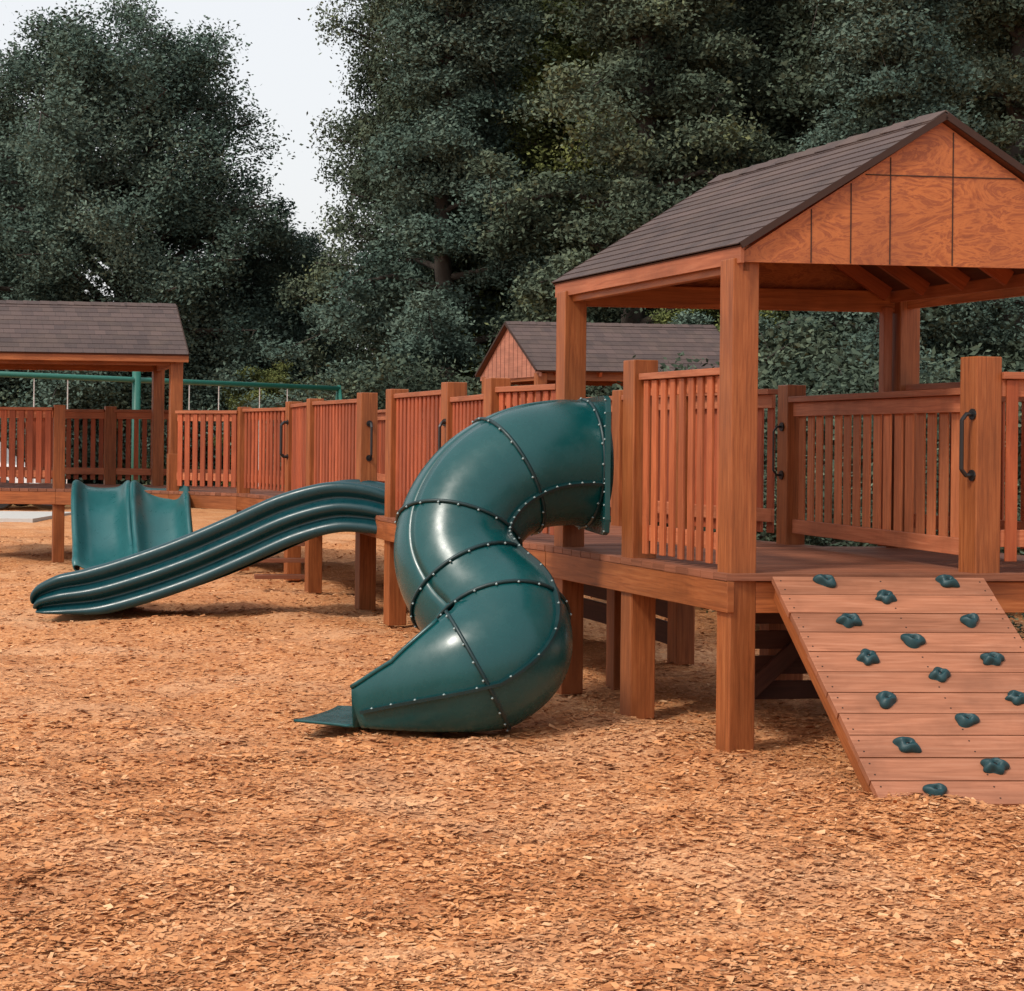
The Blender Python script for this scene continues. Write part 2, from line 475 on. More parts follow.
# ------------------------------------------------------------------ climbing wall
cw = top('climbing_wall', 'sloping plank climbing wall with dark green holds leaning on the tower deck', 'climbing wall', (1.9, 7.9, 0))
TL = V((1.245, 8.40, .865)); BL_ = V((1.54, 7.27, 0.015)); wu = V((math.cos(math.radians(3)), math.sin(math.radians(3)), 0)); RW = 1.02
dn = BL_ - TL; nrm = wu.cross(dn).normalized()
if nrm.z < 0: nrm = -nrm
nb = 11; m = MB()
for i in range(nb):
    a, b = i / nb, (i + 1) / nb - .0035
    j0, j1 = random.uniform(-.004, .004), random.uniform(-.004, .004)
    z = nrm * random.uniform(-.0015, .0015)
    m.slab(TL + dn * a + wu * j0 + z, TL + dn * a + wu * (RW + j1) + z, TL + dn * b + wu * (RW + j1) + z, TL + dn * b + wu * j0 + z, .036)
    for g in (.03, .5, .97):
        for f_ in (.25, .75):
            q = TL + dn * (a + (b - a) * f_) + wu * RW * g + z
            m.cone(q - nrm * .002, q + nrm * .0012, .005, .005, 6, 1)
m.obj('climbing_boards', [W_RAMP, DARK], cw, .003)
m = MB()
for s in (.03, RW / 2, RW - .03):
    o = wu * s - nrm * (.038 + .045)
    m.beam(TL + o + dn * .02, BL_ + o - dn * .0, .038, .09, wu)
m.obj('stringer', W_POST, cw, .003)
def hold_mesh(seed):
    import bmesh
    r_ = random.Random(seed); p1 = r_.uniform(0, 6); kk = r_.choice((3, 4, 5))
    bm = bmesh.new(); bmesh.ops.create_icosphere(bm, subdivisions=4, radius=1)
    for q in bm.verts:
        c = q.co; az = math.atan2(c.y, c.x); flat = math.hypot(c.x, c.y)
        lobe = 1 + .17 * flat * math.sin(kk * az + p1) + .07 * math.sin(3.3 * c.z + 2 * az + p1)
        z = c.z
        c.x *= lobe; c.y *= lobe
        if z < 0: c.z *= .1
        else: c.z = min(z * (1 + .18 * math.sin(2 * az + p1)), .92)
        d = math.hypot(c.x, c.y)
        if z > 0: c.z -= .55 * math.exp(-(d / .30) ** 2)
        c.x *= .047; c.y *= .037; c.z *= .040
    geom = bmesh.ops.create_cone(bm, cap_ends=True, segments=12, radius1=.0095, radius2=.0095, depth=.006)
    for q in geom['verts']: q.co.z += .017
    for f in bm.faces:
        if all(q in geom['verts'] for q in f.verts): f.material_index = 1
    me = bpy.data.meshes.new('climbing_hold'); bm.to_mesh(me); bm.free()
    me.materials.append(HOLD); me.materials.append(BLACK)
    me.polygons.foreach_set('use_smooth', [True] * len(me.polygons))
    return me
HMs = [hold_mesh(s) for s in (1, 5, 9, 14, 22)]
holds = [(828, 580), (889, 599), (951, 579), (852, 623), (914, 643), (972, 622), (870, 660), (939, 677), (991, 661), (887, 702), (963, 722), (1012, 700), (907, 747), (988, 767), (933, 791)]
holds_fg = []
for (px, py) in holds:
    f = (py - 577) / 226.; g = (px - (775 + 98 * f)) / (215 + 7 * f); holds_fg.append((max(.025, f), g))
rm = Matrix((( wu.x, -dn.normalized().x, nrm.x), (wu.y, -dn.normalized().y, nrm.y), (wu.z, -dn.normalized().z, nrm.z))).to_4x4()
for k, (f, g) in enumerate(holds_fg):
    f2 = f * 1.12 / (1 + .12 * f)
    o = bpy.data.objects.new('climbing_hold', HMs[k % 5])
    adopt(o, cw)
    loc = TL + dn * f2 + wu * RW * (g - .055 * f) + nrm * .001
    o.matrix_basis = Matrix.Translation(loc) @ rm @ Matrix.Rotation(random.uniform(-.5, .5) + (math.pi if k % 3 == 0 else 0), 4, 'Z') @ Matrix.Scale(random.uniform(.95, 1.12), 4)

# ------------------------------------------------------------------ tube slide
def catmull(P, n):
    out = []
    P = [P[0] * 2 - P[1]] + P + [P[-1] * 2 - P[-2]]
    for i in range(1, len(P) - 2):
        p0, p1, p2, p3 = P[i - 1:i + 3]
        for k in range(n):
            t = k / n
            out.append(.5 * ((2 * p1) + (-p0 + p2) * t + (2 * p0 - 5 * p1 + 4 * p2 - p3) * t * t + (-p0 + 3 * p1 - 3 * p2 + p3) * t ** 3))
    out.append(P[-2].copy()); return out
ts = top('tube_slide', 'dark green enclosed twisting tube slide with open exit on wood chips', 'slide', (-.1, 9.4, 0))
path = [V(p) for p in ((.475, 10.03, 1.365), (.27, 9.95, 1.375), (.055, 9.86, 1.335), (-.145, 9.77, 1.215), (-.27, 9.665, 1.035), (-.29, 9.555, .85), (-.20, 9.43, .685), (-.065, 9.295, .55), (-.045, 9.165, .42), (-.205, 9.10, .315), (-.45, 9.16, .225), (-.70, 9.27, .150), (-1.05, 9.40, .085))]
topcut = [0, 0, 0, 0, 0, 0, 0, 0, 0, 24, 62, 78, 122]
rads = [.355, .355, .35, .345, .34, .34, .345, .36, .365, .36, .345, .33, .30]
NS = 8
cp = catmull(path, NS)
def interp(arr, i):
    t = i / NS; k = min(int(t), len(arr) - 2); return arr[k] + (arr[k + 1] - arr[k]) * (t - k)
CUT = 87
def tcut(i):
    if i <= CUT: return interp(topcut, i)
    return 108 + 12 * (i - CUT) / 9
NSEG = 48
m = MB(); frames = []
tans = []
for i in range(len(cp)): tans.append((cp[min(i + 1, len(cp) - 1)] - cp[max(i - 1, 0)]).normalized())
tans[0] = V((-.97, -.24, 0)).normalized()
for _ in range(36):
    tans = [tans[0]] + [((tans[i - 1] + tans[i] * 2 + tans[i + 1]) / 4).normalized() for i in range(1, len(tans) - 1)] + [tans[-1]]
UP0 = 70      # from here to the exit the section stays upright; above it frames roll with the curve
nns = [None] * len(cp)
for i in range(len(cp) - 1, UP0 - 1, -1):
    t = tans[i]; lat = t.cross(V((0, 0, 1))).normalized(); nns[i] = lat.cross(t).normalized()
for i in range(UP0 - 1, -1, -1):
    q = nns[i + 1]; nns[i] = (q - tans[i] * q.dot(tans[i])).normalized()
for i, c in enumerate(cp):
    t = tans[i]; nn = nns[i]; lat = t.cross(nn).normalized()
    frames.append((c, t, lat, nn, interp(rads, i), math.radians(tcut(i))))
def sect(fr, th, dr=0):
    c, t, lat, nn, r, tc = fr
    q = c + (nn * math.cos(th) + lat * math.sin(th)) * (r + dr)
    if q.z < .03: q.z = .03 - min(.02, (.03 - q.z) * .02)
    return q
for fr in frames:
    tc = fr[5]
    for k in range(NSEG + 1):
        m.v.append(tuple(sect(fr, tc + (2 * math.pi - 2 * tc) * k / NSEG)))
for i in range(len(frames) - 1):
    for k in range(NSEG):
        a = i * (NSEG + 1) + k
        m.face((a, a + 1, a + NSEG + 2, a + NSEG + 1), [(0, 0)] * 4)
o = m.obj('slide_tube', TEAL, ts, smooth=True)
so = o.modifiers.new('Solidify', 'SOLIDIFY'); so.thickness = .014; so.offset = -1
# rolled rim along the cut edge
for sgn in (1, -1):
    m = MB(); pts = [sect(frames[i], sgn * frames[i][5], 0) for i in range(73, CUT + 1)]
    m.tube(pts, .012, 6); m.obj('exit_rim', TEAL, ts, smooth=True)
def ring(i, thick=.011):
    fr = frames[i]; m = MB()
    tc = fr[5]
    if tc < .05:
        pts = [sect(fr, 2 * math.pi * k / 48, .006) for k in range(48)]
        m.tube(pts, thick, 6, closed=True)
    else:
        pts = [sect(fr, tc + (2 * math.pi - 2 * tc) * k / 40, .006) for k in range(41)]
        m.tube(pts, thick, 6)
    for k in range(20):
        th = tc + (2 * math.pi - 2 * tc) * (k + .5) / 20
        m.ball(sect(fr, th, .013) + fr[1] * .012, .0078, 1)
    m.obj('joint_flange', [TEAL_DK, STEEL], ts, smooth=True)
for i in (3, 19, 34, 47, 58, 71): ring(i)
for th in (math.pi / 2 + .15, -math.pi / 2 - .15):
    m = MB(); sgn = 1 if th > 0 else -1
    idx = list(range(2, CUT))
    pts = [sect(frames[i], th, .010) for i in idx]
    o_ = len(m.v)
    for i, p in zip(idx, pts):
        fr = frames[i]; rad = (fr[3] * math.cos(th) + fr[2] * math.sin(th)); tan = (fr[2] * math.cos(th) - fr[3] * math.sin(th))
        for a, b in ((-.012, -.008), (.015, -.008), (.015, .008), (-.012, .008)):
            m.v.append(tuple(p + rad * a + tan * b))
    for i in range(len(pts) - 1):
        for k in range(4):
            j = (k + 1) % 4; a = o_ + i * 4
            m.face((a + k, a + j, a + 4 + j, a + 4 + k), [(0, 0)] * 4)
    for i in range(3, CUT, 3):
        fr = frames[i]; rad = (fr[3] * math.cos(th) + fr[2] * math.sin(th)); tan = (fr[2] * math.cos(th) - fr[3] * math.sin(th))
        m.ball(sect(fr, th, .020) - tan * .008 * sgn, .0078, 1)
    m.obj('side_seam', [TEAL_DK, STEEL], ts)
m = MB(); fr = frames[0]; n = 48
hd = V((-.99, -.12, 0)).normalized(); lt = hd.cross(V((0, 0, 1))).normalized()
for (rr, sq, off) in ((.352, 0, .0), (.385, 1, .0), (.385, 1, .03), (.352, 0, .03)):
    for k in range(n):
        a = 2 * math.pi * k / n; ca, sa = math.cos(a), math.sin(a)
        if sq:
            e = 14; s = rr / ((abs(ca) ** e + abs(sa) ** e) ** (1 / e))
        else: s = rr
        m.v.append(tuple(fr[0] + V((0, 0, 1)) * ca * s + lt * sa * s + hd * (off - .02)))
for r in range(4):
    for k in range(n):
        j = (k + 1) % n; r2 = (r + 1) % 4
        m.face((r * n + k, r * n + j, r2 * n + j, r2 * n + k), [(0, 0)] * 4)
for k in range(11):
    for s_ in (-1, 1):
        m.ball(fr[0] + V((0, 0, 1)) * (-.36 + .072 * k) + lt * .372 * s_ + hd * .012, .008, 1)
m.obj('entrance_plate', [TEAL, STEEL], ts, .002)

# ------------------------------------------------------------------ trough slides
def trough(name, parent, mat, path, lat, prof, hs, ws, n=6, thick=.014):
    P = catmull([V(p) for p in path], n); lat = V(lat).normalized()
    m = MB(); k = len(prof)
    for i, c in enumerate(P):
        tt = i / n; j = min(int(tt), len(hs) - 2); f = tt - j
        h = hs[j] + (hs[j + 1] - hs[j]) * f; w = ws[j] + (ws[j + 1] - ws[j]) * f
        t = (P[min(i + 1, len(P) - 1)] - P[max(i - 1, 0)]).normalized()
        nn = lat.cross(t).normalized()
        if nn.z < 0: nn = -nn
        for (l, z) in prof:
            q = c + lat * l * w + nn * z * h
            q.z = max(q.z, .025); m.v.append(tuple(q))
    for i in range(len(P) - 1):
        for a in range(k - 1):
            b = i * k + a; m.face((b, b + 1, b + k + 1, b + k), [(0, 0)] * 4)
    o = m.obj(name, mat, parent, smooth=True)
    s = o.modifiers.new('Solidify', 'SOLIDIFY'); s.thickness = thick; s.offset = 0
    s = o.modifiers.new('Subsurf', 'SUBSURF'); s.levels = 1; s.render_levels = 1
    return o
def mirror(h): return h + [(-l, z) for l, z in reversed(h[:-1])]
dprof = mirror([(-.50, -.13), (-.545, -.115), (-.55, -.07), (-.50, -.045), (-.47, -.02), (-.47, .0), (-.50, .02), (-.545, .03), (-.55, .075), (-.50, .095), (-.465, .12), (-.465, .14), (-.50, .16), (-.53, .18), (-.53, .225), (-.49, .245), (-.435, .24), (-.41, .18), (-.385, .09), (-.33, .015), (-.24, 0), (-.14, .01), (-.075, .06), (-.04, .145), (0, .165)])
ws_ = top('wave_slide', 'long dark green wavy double slide sloping down from the walkway', 'slide', (-2.6, 15.0, 0))
Xs = [(-1.00, .83), (-1.20, .865), (-1.45, .865), (-1.80, .765), (-2.2, .585), (-2.60, .41), (-3.0, .265), (-3.38, .155), (-3.68, .115), (-3.85, .085), (-3.92, .05)]
trough('slide_bed', ws_, WAVE, [(x, 14.95 + (-1 - x) * .06, z) for x, z in Xs], (.06, 1, 0), dprof,
       [.95, 1.05, 1.12, 1.14, 1.14, 1.14, 1.12, 1.08, .95, .7, .3], [.9, .9, .9, .9, .9, .92, .95, .98, 1.0, .98, .88])
sprof = mirror([(-.27, -.04), (-.325, -.03), (-.345, .06), (-.352, .15), (-.340, .20), (-.31, .21), (-.282, .18), (-.25, .115), (-.205, .055), (-.13, .014), (0, 0)])
ds = top('double_slide', 'pale teal double trough slide with flared sides descending from raised deck', 'slide', (-4.3, 19.9, 0))
for k in range(2):
    x0 = -4.75 + k * .672
    trough('slide_chute', ds, TEAL_LT, [(x0 - .05, 20.80, .88), (x0 - .03, 20.68, .875), (x0, 20.5, .82), (x0 + .06, 20.25, .66), (x0 + .13, 20.0, .43), (x0 + .20, 19.75, .21), (x0 + .26, 19.5, .085), (x0 + .31, 19.28, .05), (x0 + .32, 19.2, .03)],
           (1, .1, 0), sprof, [.15, .45, .8, 1.05, 1.15, 1.05, .9, .6, .3], [.80, .90, .96, .96, .95, .95, .96, .97, .9])

# ------------------------------------------------------------------ walkway
G = V((-.10, 11.45, 0)); H = V((-.42, 12.7, 0)); I = V((-.93, 14.25, 0)); J = V((-1.27, 15.45, 0)); K = V((-1.91, 17.1, 0))
Lq = V((-2.30, 18.6, 0)); Mq = V((-3.02, 19.9, 0)); Nq = V((-3.93, 20.5, 0)); Pq = V((-5.36, 20.9, 0)); Qq = V((-6.8, 21.05, 0))
ww = top('elevated_walkway', 'long raised wooden walkway with slatted railings on square posts', 'walkway', (-1.5, 16, 0))
nR = V((.93, .36, 0)) * 1.35
Gr, Hr, Ir, Jr, Kr, Lr = [p + nR for p in (G, H, I, J, K, Lq)]
Mr = V((-1.75, 21.7, 0)); Nr = V((-3.4, 22.5, 0)); Pr = V((-5.2, 22.85, 0)); Qr = V((-7.0, 23.1, 0))
LP = [B + v * .13, G, H, I, J, K, Lq, Mq, Nq, Pq, Qq]; RP = [B + u * 1.5 + v * .13, Gr, Hr, Ir, Jr, Kr, Lr, Mr, Nr, Pr, Qr]
offL = [(l - (r - l).normalized() * .11) for l, r in zip(LP, RP)]; offR = [(r + (r - l).normalized() * .11) for l, r in zip(LP, RP)]
offL[0] = B + v * .13 - u * .10
deckstrip(ww, offL, offR)
for p, zz, w_ in ((G, 1.90, .14), (H, 1.91, .15), (I, 1.90, .15), (J, 1.90, .15), (K, 1.88, .14), (Lq, 1.88, .15), (Mq, 1.84, .13), (Nq, 1.3, .13), (Pq, 1.86, .13), (Qq, 1.86, .13)):
    post(ww, p, 0, zz, w_)
for p in (Gr, Hr, Ir, Jr, Kr, Lr, Mr, Nr, Pr, Qr): post(ww, p, 0, 1.88, .14)
def rr(a, b, mat=W_FAR, **k):
    d = (b - a).normalized() * .07; railing(ww, a + d, b - d, mat=mat, **k)
rr(B + v * .05, G, z1=1.84, out=1); rr(G, H, z1=1.80); rr(H, I, z1=1.86); rr(J, K, z1=1.85); rr(K, Lq, z1=1.85); rr(Lq, Mq, z1=1.82)
rr(Mq, Nq, z1=1.80, sw=.070); rr(Pq, Qq, z1=1.83, sw=.070)
for a, b in ((Gr, Hr), (Hr, Ir), (Ir, Jr), (Jr, Kr), (Kr, Lr), (Lr, Mr), (Mr, Nr), (Nr, Pr), (Pr, Qr)): rr(a, b, z1=1.84, out=-1)
rr(F + V((-.05, .1, 0)), Gr, z1=1.84, out=-1)
handle(ww, xy(H + nl * .075 - v * .03, 1.48), (0, 0, 1), (nl - v * .6), .28, .06)
handle(ww, xy(J - v * .075, 1.48), (0, 0, 1), -v, .30, .07)
handle(ww, xy(Lq - v * .05 + nl * .076, 1.48), (0, 0, 1), nl, .36, .07, .016)
for z in (.14, .30, .46, .62):
    m = MB(); m.beam(xy(K + v * .25, z), xy(K + v * .25 + V((-.50, -.1, 0)), z), .12, .04)
    m.obj('step', W_DECK, ww, .003)
for a, b in ((Gr, Hr), (Hr, Ir), (Ir, Jr), (Jr, Kr), (Kr, Lr)):
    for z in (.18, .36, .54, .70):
        m = MB(); m.beam(xy(a, z), xy(b, z), .036, .15); m.obj('under_deck_board', W_CEIL_SHADE, ww, .003)  # dark tone paints the shade under the walkway

# ------------------------------------------------------------------ roofed shelters
sh = top('roofed_shelter', 'wooden shelter with brown shingled roof standing over the raised walkway', 'shelter', (-5.2, 21.6, 0))
s0 = V((-3.93, 20.62, 0)); s1 = s0 + V((-.60, 1.95, 0)); s2 = s0 - u * 3.4; s3 = s1 - u * 3.4
for p in (s0, s1, s2, s3): post(sh, p, 0, 2.42, .14)
gable_roof(sh, s0 + u * .10 - v * .2, s1 + u * .10 + v * .2, s2 - u * .3 - v * .2, s3 - u * .3 + v * .2, 2.46, 3.11, 11, gin=.10, eave_drop=.06)
m = MB()
for a, b in ((s0, s2), (s1, s3), (s0, s1)): m.beam(xy(a, 2.39), xy(b, 2.39), .06, .13)
m.beam(xy(s0 + u * .11 - v * .18, 2.405), xy(s2 - u * .3 - v * .18, 2.405), .02, .09)
m.obj('header_beam', W_POST, sh, .003)
pv = top('roofed_play_platform', 'small wooden play platform with gabled brown shingle roof behind the walkway', 'play platform', (1.5, 25, 0))
q0 = V((.38, 24.1, 0)); q1 = q0 + v * 2.1; q2 = q0 + u * 2.6; q3 = q1 + u * 2.6
for p in (q0, q1, q2, q3): post(pv, p, 0, 2.42, .14)
W_PALE = wood('pale_gable_wood', (.33, .12, .08), (.46, .18, .115), (.54, .25, .16))
gable_roof(pv, q0 - u * .12 - v * .18, q1 - u * .12 + v * .18, q2 + u * .3 - v * .18, q3 + u * .3 + v * .18, 2.46, 3.17, 11, gin=.06, eave_drop=.05, gmat=W_PALE, split=[('v', i / 14, None, None) for i in range(1, 14)])
m = MB()
for a, b in ((q0, q2), (q1, q3), (q0, q1), (q2, q3)): m.beam(xy(a, 2.39), xy(b, 2.39), .06, .14)
m.obj('header_beam', W_POST, pv, .003)
deckstrip(pv, [q0 - u * .1 - v * .1, q1 - u * .1 + v * .1], [q2 + u * .1 - v * .1, q3 + u * .1 + v * .1])
for a, b in ((q0, q2), (q0, q1), (q1, q3)): railing(pv, a + (b - a).normalized() * .08, b - (b - a).normalized() * .08, .93, 1.84, W_FAR)

# ------------------------------------------------------------------ swing set
sw = top('swing_set', 'green metal swing frame with hanging chains and black seats', 'swing set', (-5.5, 26.5, 0))
b0 = V((-8.3, 24.6, 2.38)); b1 = V((-2.9, 29.5, 2.33))
m = MB(); m.tube([b0, b1], .042, 12); m.obj('top_beam', SWGREEN, sw, smooth=True)
bd = (b1 - b0).normalized(); bn = V((-bd.y, bd.x, 0))
for t in (0.0, .475, 1.0):
    c = b0.lerp(b1, t)
    if 0 < t < 1:
        m = MB(); m.tube([xy(c, 0), xy(c, 2.5)], .065, 12); m.obj('leg', SWGREEN, sw, smooth=True)
    else:
        for s in (-1, 1):
            m = MB(); m.tube([c + V((0, 0, .05)), xy(c + bn * s * .5, 0)], .03, 10); m.obj('leg', SWGREEN, sw, smooth=True)
for t in (.10, .28, .64, .82):
    c = b0.lerp(b1, t); s = bpy.data.objects.new('swing', None); s.location = c; COL.objects.link(s)
    s.parent = sw; s.matrix_parent_inverse = Matrix.Translation(-sw.location)
    def sub(mm, nm, mt):
        o = mm.obj(nm, mt, None); o.parent = s; o.matrix_parent_inverse = Matrix.Translation(-c)
    for k in (-1, 1):
        a = c + bd * .27 * k; m = MB(); m.tube([a, a - V((0, 0, 1.85))], .009, 6); sub(m, 'chain', WHITE)
    m = MB(); m.tube([c + bd * x * .29 - V((0, 0, 1.85 + .05 * (1 - x * x))) for x in (-1, -.5, 0, .5, 1)], [.03, .07, .08, .07, .03], 8); sub(m, 'seat', BLACK)

# ------------------------------------------------------------------ parked car beyond the play area
def car(x, y, paint, label):
    e = top('parked_car', label, 'car', (x, y, 0))
    def pr(poly, y0, y1, mat, name, bev=.03):
        m = MB(); P = [V((x + a, y + y0, z)) for a, z in poly]
        m.prism(P, (0, y1 - y0, 0), [(0, 0)] * len(P)); m.obj(name, mat, e, bev)
    pr([(-2.15, .28), (2.15, .28), (2.2, .62), (2.0, .86), (1.35, .93), (.85, 1.38), (-.95, 1.42), (-1.75, .95), (-2.15, .88)], -.85, .85, paint, 'body', .06)
    pr([(.68, .98), (1.18, .96), (.80, 1.30), (.68, 1.31)], -.862, .862, GLASS, 'window', .01)
    pr([(-.12, .98), (.60, .98), (.60, 1.31), (-.12, 1.33)], -.862, .862, GLASS, 'window', .01)
    pr([(-1.45, .99), (-.22, .98), (-.22, 1.33), (-.92, 1.34)], -.862, .862, GLASS, 'window', .01)
    for a in (-1.35, 1.35):
        for s in (-1, 1):
            m = MB(); m.cone((x + a, y + s * .68, .32), (x + a, y + s * .88, .32), .32, .32, 20); m.obj('tyre', BLACK, e, .03)
            m = MB(); m.cone((x + a, y + s * .87, .32), (x + a, y + s * .895, .32), .19, .17, 16); m.obj('rim', CONC, e)
car(-11.6, 36.2, CARWHT, 'white parked car standing beyond the playground fence')

# ------------------------------------------------------------------ distant house
hs = top('house', 'small distant brick house with reddish roof beyond the trees', 'house', (-9, 62, 0))
HR = shingle('red_roof_shingle', (.20, .10, .08), (.15, .08, .065), (.26, .15, .12))
m = MB(); m.beam((-14, 62, 1.3), (-6.6, 62, 1.3), 5, 2.6); m.obj('wall', BRICK, hs)
m = MB(); m.slab((-14.4, 62, 3.9), (-6.2, 62, 3.9), (-6.2, 59.2, 2.5), (-14.4, 59.2, 2.5), .1); m.slab((-14.4, 62, 3.9), (-6.2, 62, 3.9), (-6.2, 64.8, 2.5), (-14.4, 64.8, 2.5), .1)
m.obj('roof', HR, hs)
for x in (-12.5, -8): 
    m = MB(); m.beam((x, 59.46, 1.0), (x, 59.46, 2.1), 1.0, .06, (1, 0, 0)); m.obj('window', GLASS, hs)
m = MB(); m.beam((-10.2, 59.46, .05), (-10.2, 59.46, 2.05), .95, .06, (1, 0, 0)); m.obj('door', WHITE, hs)

# ------------------------------------------------------------------ ground
def gh(x, y):
    f = np.clip((45 - np.abs(y)) / 20, 0, 1)
    return f * (.022 * np.sin(1.3 * x + .7 * y) + .016 * np.sin(2.9 * y - 1.1 * x + 1) + .014 * np.sin(5.1 * x + 3.3 * y) + .012 * np.sin(8.3 * x - 7.1 * y + 2) + .009 * np.sin(13 * x + 11 * y + 1) * np.sin(3 * y - 9 * x)) - .018
xs = np.concatenate([-np.geomspace(400, 13, 22), np.arange(-12, 12.01, .12), np.geomspace(13, 400, 22)])
ys = np.concatenate([[-120, -60, -30, -12, -5, -1], np.arange(0, 30, .12), np.geomspace(30.5, 500, 30)])
XX, YY = np.meshgrid(xs, ys); ZZ = gh(XX, YY)
vv = np.stack([XX.ravel(), YY.ravel(), ZZ.ravel()], 1)
nx, ny = len(xs), len(ys)
ii = (np.arange(ny - 1)[:, None] * nx + np.arange(nx - 1)[None, :]).ravel()
ff = np.stack([ii, ii + 1, ii + nx + 1, ii + nx], 1)
def fast_mesh(name, vv, ff, mat, smooth=False):
    me = bpy.data.meshes.new(name); me.vertices.add(len(vv)); me.vertices.foreach_set('co', vv.astype(np.float32).ravel())
    k = ff.shape[1]; me.loops.add(ff.size); me.loops.foreach_set('vertex_index', ff.astype(np.int32).ravel())
    me.polygons.add(len(ff)); me.polygons.foreach_set('loop_start', np.arange(0, ff.size, k, dtype=np.int32))
    me.polygons.foreach_set('loop_total', np.full(len(ff), k, dtype=np.int32))
    if smooth: me.polygons.foreach_set('use_smooth', np.ones(len(ff), dtype=bool))
    me.materials.append(mat); me.update(calc_edges=True); return me
g = bpy.data.objects.new('ground', fast_mesh('ground', vv, ff, GROUND, True)); COL.objects.link(g); g['kind'] = 'structure'
m = MB(); m.slab((-30, 31, .03), (-8.4, 31, .03), (-8.4, 34, .03), (-30, 34, .03), .12); m.obj('pavement', CONC, None, kind='structure')

def chips(n, y0, y1, pw, smin, smax, lift, tilt=.15):
    t = rng.random(n); y = (y0 ** (1 - pw) + t * (y1 ** (1 - pw) - y0 ** (1 - pw))) ** (1 / (1 - pw))
    hw = .31 * y + .8; x = (rng.random(n) * 2 - 1) * hw
    L = (smin + (smax - smin) * rng.random(n) ** 2.5) * (1 + .035 * (y - 5)); w = L * (.25 + .4 * rng.random(n))
    a = rng.random(n) * 2 * np.pi; tl = rng.normal(0, tilt, n); tw_ = rng.normal(0, tilt * 1.2, n)
    d = np.stack([np.cos(a) * np.cos(tl), np.sin(a) * np.cos(tl), np.sin(tl)], 1)
    s = np.stack([-np.sin(a) * np.cos(tw_), np.cos(a) * np.cos(tw_), np.sin(tw_)], 1)
    z = gh(x, y) + lift * rng.random(n) + .003
    c = np.stack([x, y, z], 1)
    def cn(p, q): return c + d * (L * p / 2)[:, None] + s * (w * q / 2)[:, None]
    r = lambda: .65 + .5 * rng.random(n)
    P = np.stack([cn(-r(), -r()), cn(r(), -r() * .8), cn(r(), r()), cn(-r() * .8, r())], 1).reshape(-1, 3)
    return P
P = np.concatenate([chips(140000, 4.3, 9.5, 1.6, .008, .050, .009), chips(90000, 9.5, 26, 1.6, .010, .045, .009), chips(80000, 4.3, 9, 1.5, .004, .012, .010)])
F4 = np.arange(len(P)).reshape(-1, 4)
c = bpy.data.objects.new('wood_chips', fast_mesh('wood_chips', P, F4, CHIP)); COL.objects.link(c)
c['kind'] = 'stuff'; c['label'] = 'loose orange brown wood chip mulch covering the play area'; c['category'] = 'mulch'

# ------------------------------------------------------------------ trees
def leaves(cl, per, size, r, flat, droop):
    cs = np.array([c for c, s in cl]); ss = np.array([s for c, s in cl])
    n = len(cl) * per; idx = np.repeat(np.arange(len(cl)), per)
    off = r.normal(0, 1, (n, 3)); rad = np.linalg.norm(off, axis=1, keepdims=True)
    off = off / rad * (r.random((n, 1)) ** .5)
    off[:, 2] *= flat
    off *= ss[idx][:, None] * (1 + .2 * r.normal(0, 1, (n, 1)))
    off[:, 2] -= droop * (off[:, 0] ** 2 + off[:, 1] ** 2)
    c = cs[idx] + off
    d = r.normal(0, 1, (n, 3)); d[:, 2] = d[:, 2] * .5 - .3; d /= np.linalg.norm(d, axis=1, keepdims=True)
    q = r.normal(0, 1, (n, 3)); s = np.cross(d, q); s /= np.linalg.norm(s, axis=1, keepdims=True)
    L = size * (.6 + .8 * r.random(n)); w = L * .5
    return np.stack([c - d * (L / 2)[:, None], c + s * (w / 2)[:, None] + d * (L * .1)[:, None], c + d * (L / 2)[:, None], c - s * (w / 2)[:, None]], 1).reshape(-1, 3)
